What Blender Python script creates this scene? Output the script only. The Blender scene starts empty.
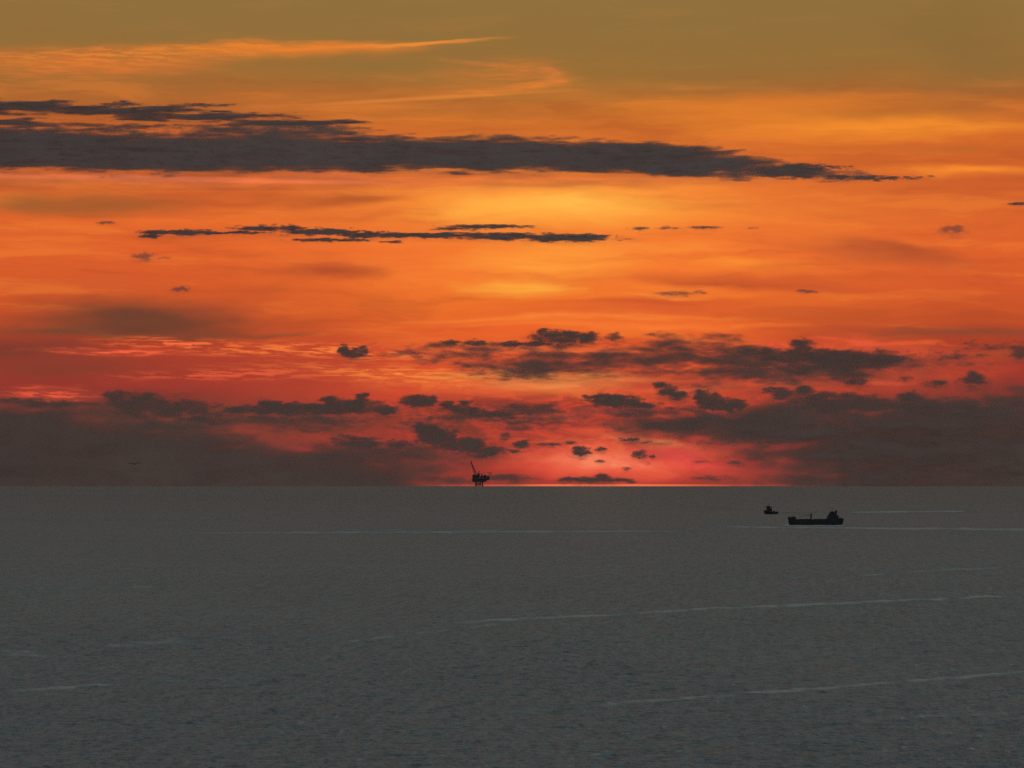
import bpy, bmesh, math, random
import numpy as np
from mathutils import Vector, Matrix
R = math.radians
random.seed(4)
SC = bpy.context.scene
COL = SC.collection

# ------------------------------------------------------------------ camera
CAM_H = 100.0                       # headland above the sea, metres
EARTH = 6371000.0
HFOV = R(7.0)
F = 512.0 / math.tan(HFOV / 2)      # telephoto: one pixel is about 0.0068 degrees
DIP = math.sqrt(2 * CAM_H / EARTH)  # dip of the sea horizon
PITCH = math.atan(102.3 / F) - DIP
cam_d = bpy.data.cameras.new("camera")
cam_d.angle = HFOV
cam_d.clip_start = 5.0
cam_d.clip_end = 400000.0
cam = bpy.data.objects.new("camera", cam_d)
COL.objects.link(cam)
cam.location = (0, 0, CAM_H)
cam.rotation_euler = (math.pi / 2 + PITCH, 0, 0)
SC.camera = cam

SC.view_settings.view_transform = 'Standard'
SC.view_settings.look = 'None'
SC.view_settings.exposure = 0.0
SC.view_settings.gamma = 1.0
SC.cycles.transparent_max_bounces = 40
SC.cycles.max_bounces = 3
SC.cycles.volume_bounces = 0
SC.cycles.use_denoising = False
SC.cycles.sample_clamp_indirect = 1.2
SC.cycles.sample_clamp_direct = 1.5


def ray(px, py):
    """bearing of a point measured on the photograph, as a world direction"""
    u = (px - 512.0) / F
    v = (384.0 - py) / F
    c, s = math.cos(PITCH), math.sin(PITCH)
    return np.array([u + 0 * v, c - v * s + 0 * u, s + v * c + 0 * u])


def azel(px, py):
    d = ray(px, py)
    return math.degrees(math.atan2(d[0], d[1])), math.degrees(math.atan2(d[2], math.hypot(d[0], d[1])))


def lin(c):
    return tuple(((x / 255) / 12.92 if x / 255 <= 0.04045 else ((x / 255 + 0.055) / 1.055) ** 2.4) for x in c) + (1.0,)


# ------------------------------------------------------------------ world: dusk sky
world = bpy.data.worlds.new("World")
SC.world = world
world.use_nodes = True
NT = world.node_tree
NT.nodes.clear()


class G:
    """tiny helper for writing node graphs"""
    def __init__(self, nt):
        self.nt = nt

    def new(self, t):
        return self.nt.nodes.new(t)

    def put(self, sock, v):
        if v is None:
            return
        if hasattr(v, 'is_linked') or hasattr(v, 'links'):
            self.nt.links.new(v, sock)
        else:
            sock.default_value = v

    def m(self, op, a, b=None, c=None, clamp=False):
        n = self.new('ShaderNodeMath'); n.operation = op; n.use_clamp = clamp
        self.put(n.inputs[0], a); self.put(n.inputs[1], b)
        if c is not None:
            self.put(n.inputs[2], c)
        return n.outputs[0]

    def comb(self, x, y, z=0.0):
        n = self.new('ShaderNodeCombineXYZ')
        self.put(n.inputs[0], x); self.put(n.inputs[1], y); self.put(n.inputs[2], z)
        return n.outputs[0]

    def sep(self, v):
        n = self.new('ShaderNodeSeparateXYZ'); self.put(n.inputs[0], v); return n.outputs

    def vm(self, op, a, b=None, s=None):
        n = self.new('ShaderNodeVectorMath'); n.operation = op
        self.put(n.inputs[0], a)
        if b is not None:
            self.put(n.inputs[1], b)
        if s is not None:
            self.put(n.inputs[3], s)
        return n.outputs[1] if op in ('LENGTH', 'DISTANCE', 'DOT_PRODUCT') else n.outputs[0]

    def mapping(self, v, loc=(0, 0, 0), rot=0.0, scale=(1, 1, 1), kind='TEXTURE'):
        n = self.new('ShaderNodeMapping'); n.vector_type = kind
        self.put(n.inputs[0], v)
        n.inputs['Location'].default_value = loc
        n.inputs['Rotation'].default_value = (0, 0, rot)
        n.inputs['Scale'].default_value = scale
        return n.outputs[0]

    def noise(self, v, scale=1.0, detail=5.0, rough=0.55, dist=0.0, dim='2D', color=False):
        n = self.new('ShaderNodeTexNoise'); n.noise_dimensions = dim
        self.put(n.inputs['Vector'], v)
        n.inputs['Scale'].default_value = scale
        n.inputs['Detail'].default_value = detail
        n.inputs['Roughness'].default_value = rough
        n.inputs['Distortion'].default_value = dist
        return n.outputs[1] if color else n.outputs[0]

    def rng(self, v, a, b, c=0.0, d=1.0, smooth=True):
        n = self.new('ShaderNodeMapRange')
        n.interpolation_type = 'SMOOTHSTEP' if smooth else 'LINEAR'
        self.put(n.inputs[0], v)
        n.inputs[1].default_value = a; n.inputs[2].default_value = b
        n.inputs[3].default_value = c; n.inputs[4].default_value = d
        return n.outputs[0]

    def mix(self, f, a, b, mode='MIX'):
        n = self.new('ShaderNodeMix'); n.data_type = 'RGBA'; n.blend_type = mode
        self.put(n.inputs[0], f); self.put(n.inputs[6], a); self.put(n.inputs[7], b)
        return n.outputs[2]

    def ramp(self, f, stops):
        n = self.new('ShaderNodeValToRGB')
        self.put(n.inputs[0], f)
        cr = n.color_ramp
        stops = sorted(stops)
        while len(cr.elements) < len(stops):
            cr.elements.new(0.5)
        for e, (p, c) in zip(cr.elements, stops):
            e.position = p; e.color = c
        return n.outputs[0]


g = G(NT)
tc = g.new('ShaderNodeTexCoord')
dx, dy, dz = g.sep(g.vm('NORMALIZE', tc.outputs['Generated']))
AZ = g.m('MULTIPLY', g.m('ARCTAN2', dx, dy), 57.29578)
EL = g.m('MULTIPLY', g.m('ARCSINE', dz), 57.29578)
P0 = g.comb(AZ, EL)
# the air moves the veils sideways: two warps
w1 = g.vm('SUBTRACT', g.noise(g.mapping(P0, scale=(1.6, 0.38, 1)), detail=3, color=True), (0.5, 0.5, 0.5))
w2 = g.vm('SUBTRACT', g.noise(g.mapping(P0, loc=(3, 7, 0), scale=(0.30, 0.07, 1)), detail=4, color=True), (0.5, 0.5, 0.5))
P = g.vm('ADD', P0, g.vm('MULTIPLY', w1, (0.9, 0.16, 0)))
P = g.vm('ADD', P, g.vm('MULTIPLY', w2, (0.22, 0.035, 0)))
PX, PY, _ = g.sep(P)

ELMIN, ELMAX = -0.5, 3.6
CENTRE = [(-20, (145, 114, 63)), (30, (147, 112, 59)), (70, (160, 112, 54)), (100, (182, 112, 48)), (125, (204, 108, 42)),
          (165, (228, 112, 44)), (190, (238, 122, 48)), (215, (240, 126, 50)), (245, (242, 116, 46)), (268, (244, 118, 46)),
          (300, (238, 112, 40)), (330, (236, 98, 40)), (352, (228, 82, 40)), (375, (236, 86, 42)), (400, (228, 74, 44)), (425, (205, 62, 44)),
          (445, (206, 60, 48)), (465, (196, 56, 46)), (486, (170, 56, 46)), (492, (150, 56, 46))]
SIDE = [(-20, (138, 108, 64)), (40, (148, 106, 56)), (100, (178, 102, 46)), (140, (206, 98, 40)), (190, (202, 92, 42)),
        (215, (216, 97, 42)), (250, (220, 94, 42)), (280, (212, 88, 40)), (310, (200, 80, 38)), (335, (172, 64, 38)), (360, (168, 58, 40)),
        (385, (156, 52, 42)), (405, (124, 54, 46)), (430, (92, 56, 50)), (460, (76, 58, 54)), (490, (72, 60, 56))]


def el_ramp(stops, src):
    t = g.rng(src, ELMIN, ELMAX, 0, 1, smooth=False)
    return g.ramp(t, [((azel(512, y)[1] - ELMIN) / (ELMAX - ELMIN), lin(c)) for y, c in stops])


ca, ce = azel(575, 300)
side_f = g.rng(g.m('ABSOLUTE', g.m('SUBTRACT', PX, ca)), 0.3, 2.9)
sky = g.mix(side_f, el_ramp(CENTRE, PY), el_ramp(SIDE, PY))

DEG = math.degrees(1 / F)
streak = g.noise(g.mapping(P, scale=(1.3, 0.13, 1)), detail=6, rough=0.6)
streak2 = g.noise(g.mapping(P, loc=(5, 3, 0), rot=R(1.5), scale=(0.42, 0.030, 1)), detail=5, rough=0.62)
puff = g.noise(g.mapping(P, loc=(11, 2, 0), scale=(0.32, 0.15, 1)), detail=7, rough=0.6)
fib = g.noise(g.mapping(P, loc=(1, 9, 0), rot=R(-20), scale=(0.10, 0.28, 1)), detail=5, rough=0.6)
NO = {'s': g.rng(streak, 0.36, 0.62), 'f': g.rng(streak2, 0.44, 0.60), 'p': g.rng(puff, 0.36, 0.62),
      'b': g.rng(g.m('ADD', g.m('MULTIPLY', fib, 0.5), g.m('MULTIPLY', puff, 0.5)), 0.38, 0.6), 'n': None,
      'q': g.rng(g.noise(g.mapping(P, loc=(8, 5, 0), rot=R(-5), scale=(0.17, 0.065, 1)), detail=6, rough=0.62), .42, .60),
      'r': g.rng(g.noise(g.mapping(P0, loc=(4, 1, 0), rot=R(-1), scale=(0.22, 0.020, 1)), detail=4, rough=0.62), .44, .60)}
upper = g.rng(PY, azel(512, 380)[1], azel(512, 320)[1])


PQ, NP = P, 0


def patch(x, y, rx, ry, col, a, kind='s', mod=0.6, rot=0.0, hard=0.0, calm=False):
    """a veil of cloud: an ellipse in the sky, in degrees of bearing and elevation, broken by noise"""
    global sky, PQ, NP
    if NP % 8 == 0 or calm:      # keeps the graph a chain, so that Cycles does not have to hold every veil at once
        n = g.new('ShaderNodeVectorMath'); n.operation = 'MULTIPLY_ADD'
        g.put(n.inputs[0], sky); n.inputs[1].default_value = (1e-7, 1e-7, 1e-7); g.put(n.inputs[2], P0 if calm else P)
        PQ = n.outputs[0]
    NP += 1
    px, py = azel(x, y)
    v = g.mapping(PQ, loc=(px, py, 0), rot=R(rot), scale=(rx * DEG, ry * DEG, 1))
    d = g.vm('LENGTH', v)
    m = g.rng(d, 1.0, hard, 0, a)
    if NO[kind] is not None:
        m = g.m('MULTIPLY', m, g.m('MULTIPLY_ADD', NO[kind], mod, 1 - mod))
    sky = g.mix(m, sky, lin(col))
    if calm:
        NP = 0


# overall streakiness of the afterglow
sky = g.mix(g.m('MULTIPLY', g.rng(streak, 0.5, 0.72), g.m('MULTIPLY', upper, 0.3)), sky, lin((250, 136, 50)))
sky = g.mix(g.m('MULTIPLY', g.rng(streak, 0.5, 0.3), g.m('MULTIPLY', upper, 0.25)), sky, lin((150, 66, 36)))
tf = g.rng(PY, azel(0, 95)[1], azel(0, 60)[1], 0, 0.85)
sky = g.mix(tf, sky, el_ramp([(-20, (145, 114, 64)), (30, (147, 112, 59)), (70, (152, 110, 55)), (100, (160, 110, 52))], PY))
LOWZ = g.rng(PY, azel(512, 420)[1], azel(512, 340)[1], 1, 0)
# upper cirrus
patch(150, 62, 330, 26, (196, 112, 48), .75, 's', .6, 1)
patch(300, 50, 170, 12, (232, 128, 46), .9, 's', .35, 2.5)
patch(230, 48, 180, 9, (244, 134, 46), .8, 'r', .6, 1.5)
patch(410, 42.5, 120, 3.6, (236, 140, 58), .95, 'n', 0, 4, .2)
patch(100, 70, 150, 8, (216, 112, 54), .7, 'r', .6, 0)
patch(90, 60, 200, 16, (205, 104, 54), .5, 'p', .8)
patch(360, 66, 150, 16, (147, 110, 56), .8, 'n', 0)
patch(510, 76, 100, 26, (206, 118, 50), .7, 'f', .6, 3)
patch(540, 84, 55, 6, (242, 134, 52), .8, 'r', .4, 8, 0, True)
patch(430, 98, 170, 3.2, (236, 138, 58), .9, 's', .3, 3.2, 0, True)
patch(380, 106, 220, 6, (216, 120, 50), .6, 's', .5, 1, 0, True)
patch(530, 70, 48, 13, (206, 120, 54), .7, 'r', .7, -14, 0, True)
patch(330, 95, 330, 12, (198, 112, 48), .6, 's', .5, 2)
patch(860, 100, 230, 14, (214, 118, 44), .65, 's', .5)
patch(740, 112, 190, 22, (228, 126, 42), .75, 's', .4, -1)
patch(960, 45, 110, 90, (136, 104, 56), .5, 'n', 0)
patch(870, 116, 150, 7, (168, 110, 46), .5, 's', .4)
# bright belt on the right
patch(900, 128, 240, 20, (246, 142, 44), .9, 's', .35)
patch(960, 150, 120, 9, (184, 98, 40), .7, 's', .4)
patch(830, 150, 60, 6, (196, 104, 40), .5, 's', .4)
patch(960, 172, 140, 8, (250, 140, 46), .8, 's', .35)
patch(560, 160, 420, 30, (216, 116, 44), .5, 's', .5)
# core of the glow
patch(575, 205, 220, 36, (255, 160, 60), .95, 's', .3)
patch(570, 204, 130, 20, (255, 184, 76), .8, 's', .3)
patch(545, 258, 120, 34, (255, 158, 58), .85, 's', .4)
patch(500, 212, 90, 24, (255, 172, 66), .6, 's', .4)
patch(530, 285, 70, 14, (255, 176, 64), .8, 's', .4)
patch(735, 262, 120, 10, (252, 144, 48), .7, 's', .5, -5)
# left hand veils
patch(70, 203, 150, 16, (132, 88, 46), .85, 's', .35, 2)
patch(330, 196, 90, 12, (184, 90, 40), .6, 's', .3, 3)
patch(60, 182, 420, 7, (250, 124, 52), .6, 'f', .4)
patch(330, 178, 420, 6, (255, 122, 62), .55, 'f', .5)
patch(170, 179, 380, 4, (255, 124, 76), .95, 'r', .3, -1.0, .2, True)
patch(560, 180, 260, 5, (255, 128, 60), .7, 'r', .5, 0, 0, True)
patch(200, 222, 220, 14, (232, 104, 42), .5, 's', .4)
patch(330, 272, 90, 14, (186, 78, 42), .75, 's', .5)
patch(150, 300, 160, 12, (190, 84, 40), .5, 's', .4)
patch(140, 319, 165, 28, (98, 60, 44), .95, 's', .12, -3, .2)
patch(215, 332, 90, 8, (128, 66, 44), .85, 's', .4)
patch(50, 330, 110, 9, (108, 66, 46), .85, 's', .3)
patch(40, 354, 120, 28, (98, 54, 44), .9, 's', .25)
patch(270, 334, 50, 5, (140, 66, 44), .8, 's', .3)
patch(70, 288, 90, 5, (206, 92, 46), .5, 'f', .4)
# right hand veils
patch(880, 256, 150, 14, (176, 82, 44), .7, 's', .35, -7)
patch(750, 282, 210, 12, (196, 80, 42), .7, 's', .4, -4)
patch(660, 310, 230, 9, (204, 78, 44), .65, 's', .4)
patch(640, 324, 260, 4, (255, 128, 52), .7, 'f', .4)
patch(980, 330, 200, 9, (138, 68, 46), .9, 's', .3)
patch(850, 285, 200, 25, (214, 84, 42), .4, 's', .4)
# ribbed bright band on the left and its red background
patch(230, 362, 300, 30, (186, 62, 42), .7, 's', .5)
patch(100, 366, 200, 18, (142, 58, 42), .85, 's', .4)
patch(250, 385, 200, 12, (176, 60, 44), .7, 's', .4)
patch(185, 342, 130, 10, (255, 108, 58), 1., 'r', 1., -1)
patch(130, 353, 110, 6, (255, 98, 60), 1., 'r', .8, -1)
patch(330, 352, 190, 12, (255, 124, 58), 1., 'r', .95, -1)
patch(400, 374, 220, 15, (255, 128, 58), 1., 'r', .85, -1)
patch(500, 378, 150, 12, (255, 148, 66), .8, 'r', .6)
patch(230, 378, 150, 8, (236, 92, 58), .8, 'r', 1.)
patch(40, 394, 95, 8, (250, 92, 62), 1., 'r', .8)
patch(800, 348, 200, 12, (244, 92, 52), .8, 'b', .5)
patch(900, 370, 160, 36, (196, 70, 46), .8, 'p', .6)
patch(900, 344, 90, 12, (222, 84, 50), .8, 'p', .7, -12)
# red glow over the sea
patch(590, 425, 210, 70, (222, 68, 50), .85, 'p', .3)
patch(560, 392, 190, 14, (250, 112, 56), .8, 'b', .5)
patch(690, 440, 120, 40, (196, 62, 52), .7, 'p', .4)
patch(600, 452, 150, 34, (240, 84, 56), .95, 'p', .35)
patch(595, 458, 100, 20, (255, 118, 76), .9, 'p', .4)
patch(650, 442, 60, 7, (255, 128, 74), .7, 'b', .6, -6)
patch(560, 462, 60, 8, (255, 132, 86), .7, 'p', .5)
patch(700, 458, 90, 20, (226, 72, 58), .8, 'p', .5, -8)
patch(450, 415, 120, 20, (216, 70, 46), .7, 'p', .4, -8)
patch(160, 430, 170, 16, (150, 58, 46), .8, 'p', .5)
patch(300, 424, 160, 18, (186, 62, 48), .8, 'p', .5)
patch(20, 412, 120, 9, (128, 56, 46), .6, 's', .3)
patch(330, 420, 230, 16, (120, 58, 48), .8, 'p', .6)
patch(480, 440, 300, 60, (150, 54, 44), .65, 'b', 1.0)
patch(620, 395, 260, 26, (170, 60, 44), .6, 'b', 1.0)
patch(590, 448, 200, 34, (186, 58, 46), .55, 'p', 1.0)
patch(600, 432, 60, 8, (250, 98, 62), .6, 'b', .6, 6)
patch(560, 392, 120, 8, (255, 122, 58), .6, 'b', .6, -8)
patch(480, 428, 120, 9, (130, 56, 46), .8, 'b', .6, -6)
patch(520, 406, 80, 7, (140, 58, 46), .8, 'b', .6, -8)
patch(560, 425, 60, 8, (160, 56, 48), .7, 'p', .7)
patch(650, 425, 110, 9, (140, 54, 46), .7, 'b', .6, -3)
patch(460, 462, 90, 18, (140, 56, 50), .7, 'p', .4)
patch(620, 412, 140, 8, (236, 84, 56), .5, 'p', .6)
patch(540, 470, 70, 12, (214, 66, 50), .6, 'p', .5)
patch(700, 382, 140, 6, (236, 84, 52), .6, 'b', .6)
patch(590, 485.3, 300, 1.5, (206, 84, 62), .8, 'n', 0, 0, .4, True)
patch(600, 485.2, 150, 1.6, (255, 120, 82), .95, 'n', 0, 0, .3, True)

patch(250, 424, 330, 20, (126, 56, 44), .8, 'q', .7)
patch(520, 415, 330, 40, (128, 52, 40), .62, 'q', 1.)
patch(760, 365, 260, 34, (140, 54, 42), .6, 'q', 1.)
patch(620, 452, 170, 30, (255, 116, 66), .5, 'q', 1.)
patch(500, 385, 200, 14, (255, 128, 60), .5, 'q', 1.)
patch(900, 375, 180, 22, (214, 76, 44), .5, 'q', .9)
patch(600, 462, 140, 24, (255, 98, 76), .85, 'p', .3)
patch(600, 461, 80, 12, (255, 144, 108), .85, 'q', .5)
patch(690, 455, 75, 15, (246, 76, 74), .75, 'p', .4, -8)
patch(640, 441, 70, 6, (255, 136, 90), .7, 'q', .6, -4)
patch(560, 420, 90, 10, (255, 96, 62), .5, 'q', .9)
patch(560, 378, 120, 9, (255, 150, 72), .7, 'r', .5)
patch(720, 386, 120, 4, (255, 112, 62), .6, 'b', .6)
patch(860, 386, 60, 4, (240, 92, 58), .7, 'b', .5)
patch(900, 341, 120, 3.5, (246, 92, 54), .7, 'r', .4, -3)
patch(935, 352, 40, 9, (224, 80, 52), .7, 'q', .8)
patch(450, 460, 110, 22, (128, 54, 48), .75, 'p', .3)
patch(470, 432, 110, 9, (112, 54, 46), .75, 'b', .5, -8)
patch(540, 409, 70, 7, (126, 54, 44), .75, 'b', .6, -10)
patch(680, 420, 120, 9, (120, 54, 46), .75, 'b', .5, -3)
patch(890, 440, 170, 16, (116, 52, 46), .5, 'q', .8)
sky = g.mix(LOWZ, sky, (1.03, 1.02, 0.93, 1), 'MULTIPLY')
sky = g.mix(g.rng(PY, azel(512, 170)[1], azel(512, 90)[1], 1, 0), sky, (1.07, 1.11, 1.08, 1), 'MULTIPLY')
patch(545, 385, 95, 9, (255, 152, 80), .8, 'r', .35, 0, 0, True)
patch(630, 379, 60, 4, (255, 132, 72), .7, 'r', .4, -2, 0, True)
patch(60, 374, 150, 15, (138, 60, 42), .75, 's', .3)
patch(560, 350, 140, 6, (255, 134, 66), .6, 'r', .5, 0, 0, True)
# smoky veils higher up
patch(350, 196, 110, 9, (176, 86, 42), .75, 's', .3, 2)
patch(335, 275, 95, 11, (172, 74, 42), .8, 's', .35)
patch(900, 250, 130, 11, (168, 76, 44), .8, 's', .35, -8)
patch(720, 283, 170, 9, (184, 76, 42), .75, 's', .45, -3)
patch(640, 303, 180, 7, (198, 74, 42), .7, 's', .5)
patch(560, 318, 260, 4, (255, 136, 56), .75, 'r', .4)
patch(640, 297, 60, 3, (255, 150, 66), .6, 'r', .4, -4)
patch(480, 190, 240, 5, (255, 150, 64), .6, 'r', .4)
patch(640, 245, 150, 8, (255, 148, 58), .6, 's', .4)
# feathery gold cirrus
patch(90, 66, 190, 13, (216, 122, 50), .75, 'r', .6, 1)
patch(120, 56, 230, 12, (236, 134, 52), .75, 'r', .8, 1.5)
patch(40, 80, 150, 9, (206, 116, 52), .6, 'r', .8)
patch(500, 66, 90, 4, (214, 124, 56), .7, 'r', .5, -6, 0, True)
patch(555, 76, 26, 11, (224, 126, 56), .7, 'r', .5, -35, 0, True)
patch(480, 92, 110, 7, (226, 128, 52), .7, 'r', .6, 5, 0, True)
# beyond the frame: the same dusk runs on, paling to the physical sky overhead
nishita = g.new('ShaderNodeTexSky')
nishita.sky_type = 'NISHITA'
nishita.sun_disc = False
nishita.sun_elevation = R(0.4)
nishita.sun_rotation = R(0.6)
nishita.altitude = 100
nishita.dust_density = 2.0
NSTR = 0.09
high = g.vm('SCALE', nishita.outputs[0], s=NSTR)
DUSK = (0.112, 0.152, 0.170, 1)
high = g.mix(0.75, high, DUSK)
f_el = g.rng(EL, 3.3, 8.0)
f_az = g.rng(g.m('ABSOLUTE', AZ), 4.2, 15.0)
f_hi = g.m('MAXIMUM', f_el, f_az)
final = g.mix(f_hi, sky, high)
bg = g.new('ShaderNodeBackground')
g.put(bg.inputs[0], final)
bg.inputs[1].default_value = 1.0
outw = g.new('ShaderNodeOutputWorld')
NT.links.new(bg.outputs[0], outw.inputs[0])
world.cycles.sampling_method = 'MANUAL'
world.cycles.sample_map_resolution = 1024

# the sun: behind the cloud bank, all but spent
sun_d = bpy.data.lights.new("sun", 'SUN')
sun_d.energy = 0.003
sun_d.color = (1.0, 0.38, 0.2)
sun_d.angle = R(0.53)
sun = bpy.data.objects.new("sun", sun_d)
COL.objects.link(sun)
sun.rotation_euler = (R(90 - 0.4), 0, R(180 - 0.6))

# ------------------------------------------------------------------ helpers
def mat(name, base=(0.5, 0.5, 0.5), rough=0.6, metal=0.0, wear=0.25, scale=0.6):
    m = bpy.data.materials.new(name); m.use_nodes = True
    q = G(m.node_tree)
    b = m.node_tree.nodes['Principled BSDF']
    t = q.new('ShaderNodeTexCoord')
    n = q.noise(t.outputs['Object'], scale=scale, detail=6, dim='3D')
    dark = tuple(c * (1 - wear) for c in base) + (1,)
    rust = (base[0] * .8 + .03, base[1] * .7 + .012, base[2] * .65 + .006, 1)
    c = q.mix(q.rng(n, .35, .6), dark, tuple(base) + (1,))
    c = q.mix(q.m('MULTIPLY', q.rng(n, .62, .75), wear), c, rust)
    q.put(b.inputs['Base Color'], c)
    b.inputs['Roughness'].default_value = rough
    b.inputs['Metallic'].default_value = metal
    return m


def sea_z(x, y):
    return -(x * x + y * y) / (2 * EARTH)


def sea_point(px, py):
    d = ray(px, py)
    s = -d[2] / math.hypot(d[0], d[1])
    # CAM_H + r^2/(2E) = s r
    disc = s * s - 2 * CAM_H / EARTH
    r = (s - math.sqrt(max(disc, 0))) * EARTH
    h = math.hypot(d[0], d[1])
    return Vector((d[0] / h * r, d[1] / h * r, sea_z(r, 0)))


class MB:
    def __init__(self):
        self.bm = bmesh.new()

    def box(self, x0, x1, y0, y1, z0, z1, top=None):
        t = top or (x0, x1, y0, y1)
        v = [self.bm.verts.new(p) for p in ((x0, y0, z0), (x1, y0, z0), (x1, y1, z0), (x0, y1, z0),
                                            (t[0], t[2], z1), (t[1], t[2], z1), (t[1], t[3], z1), (t[0], t[3], z1))]
        for f in ((3, 2, 1, 0), (4, 5, 6, 7), (0, 1, 5, 4), (1, 2, 6, 5), (2, 3, 7, 6), (3, 0, 4, 7)):
            self.bm.faces.new([v[i] for i in f])
        return self

    def bar(self, a, b, r=0.3, r2=None, n=8):
        a, b = Vector(a), Vector(b)
        r2 = r if r2 is None else r2
        d = (b - a).normalized()
        u = d.orthogonal().normalized(); w = d.cross(u)
        A, B = [], []
        for i in range(n):
            t = 2 * math.pi * i / n
            o = u * math.cos(t) + w * math.sin(t)
            A.append(self.bm.verts.new(a + o * r)); B.append(self.bm.verts.new(b + o * r2))
        for i in range(n):
            j = (i + 1) % n
            self.bm.faces.new((A[i], A[j], B[j], B[i]))
        self.bm.faces.new(A[::-1]); self.bm.faces.new(B)
        return self

    def loft(self, secs, close=True):
        rows = [[self.bm.verts.new(p) for p in s] for s in secs]
        for a, b in zip(rows, rows[1:]):
            for i in range(len(a) - 1):
                self.bm.faces.new((a[i], a[i + 1], b[i + 1], b[i]))
            if close:
                self.bm.faces.new((a[-1], a[0], b[0], b[-1]))
        if close:
            self.bm.faces.new(rows[0][::-1]); self.bm.faces.new(rows[-1])
        return self

    def build(self, name, m, parent=None, bevel=0.0, smooth=False):
        bmesh.ops.recalc_face_normals(self.bm, faces=self.bm.faces)
        me = bpy.data.meshes.new(name)
        self.bm.to_mesh(me); self.bm.free()
        me.materials.append(m)
        if smooth:
            me.shade_smooth()
        o = bpy.data.objects.new(name, me)
        COL.objects.link(o)
        if parent:
            o.parent = parent
        if bevel:
            md = o.modifiers.new("bevel", 'BEVEL'); md.width = bevel; md.segments = 2; md.limit_method = 'ANGLE'
        return o


def tag(o, label=None, cat=None, group=None, kind=None):
    if label: o['label'] = label
    if cat: o['category'] = cat
    if group: o['group'] = group
    if kind: o['kind'] = kind
    return o


def empty(name, loc, rz=0.0):
    o = bpy.data.objects.new(name, None)
    COL.objects.link(o)
    o.location = loc
    o.rotation_euler = (0, 0, rz)
    o.empty_display_size = 5
    return o


# gradient noise for waves and cloud bodies
def perlin(x, y, seed=0):
    rs = np.random.RandomState(seed)
    ang = rs.rand(256) * 2 * np.pi
    gx, gy = np.cos(ang), np.sin(ang)
    perm = rs.permutation(256)
    xi = np.floor(x).astype(np.int64); yi = np.floor(y).astype(np.int64)
    xf = x - xi; yf = y - yi
    u = xf * xf * xf * (xf * (xf * 6 - 15) + 10); v = yf * yf * yf * (yf * (yf * 6 - 15) + 10)

    def gr(ix, iy, fx, fy):
        h = perm[(perm[ix & 255] + iy) & 255]
        return gx[h] * fx + gy[h] * fy
    a = gr(xi, yi, xf, yf); b = gr(xi + 1, yi, xf - 1, yf)
    c = gr(xi, yi + 1, xf, yf - 1); d = gr(xi + 1, yi + 1, xf - 1, yf - 1)
    return ((a + u * (b - a)) + v * ((c + u * (d - c)) - (a + u * (b - a)))) * 1.5


def fbm(x, y, octs=5, seed=0, gain=0.55):
    s = np.zeros_like(x); a = 1.0; t = 0.0
    for o in range(octs):
        s += a * perlin(x * 2 ** o + 17.3 * o, y * 2 ** o - 9.1 * o, seed + o)
        t += a; a *= gain
    return s / t * 1.6


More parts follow.
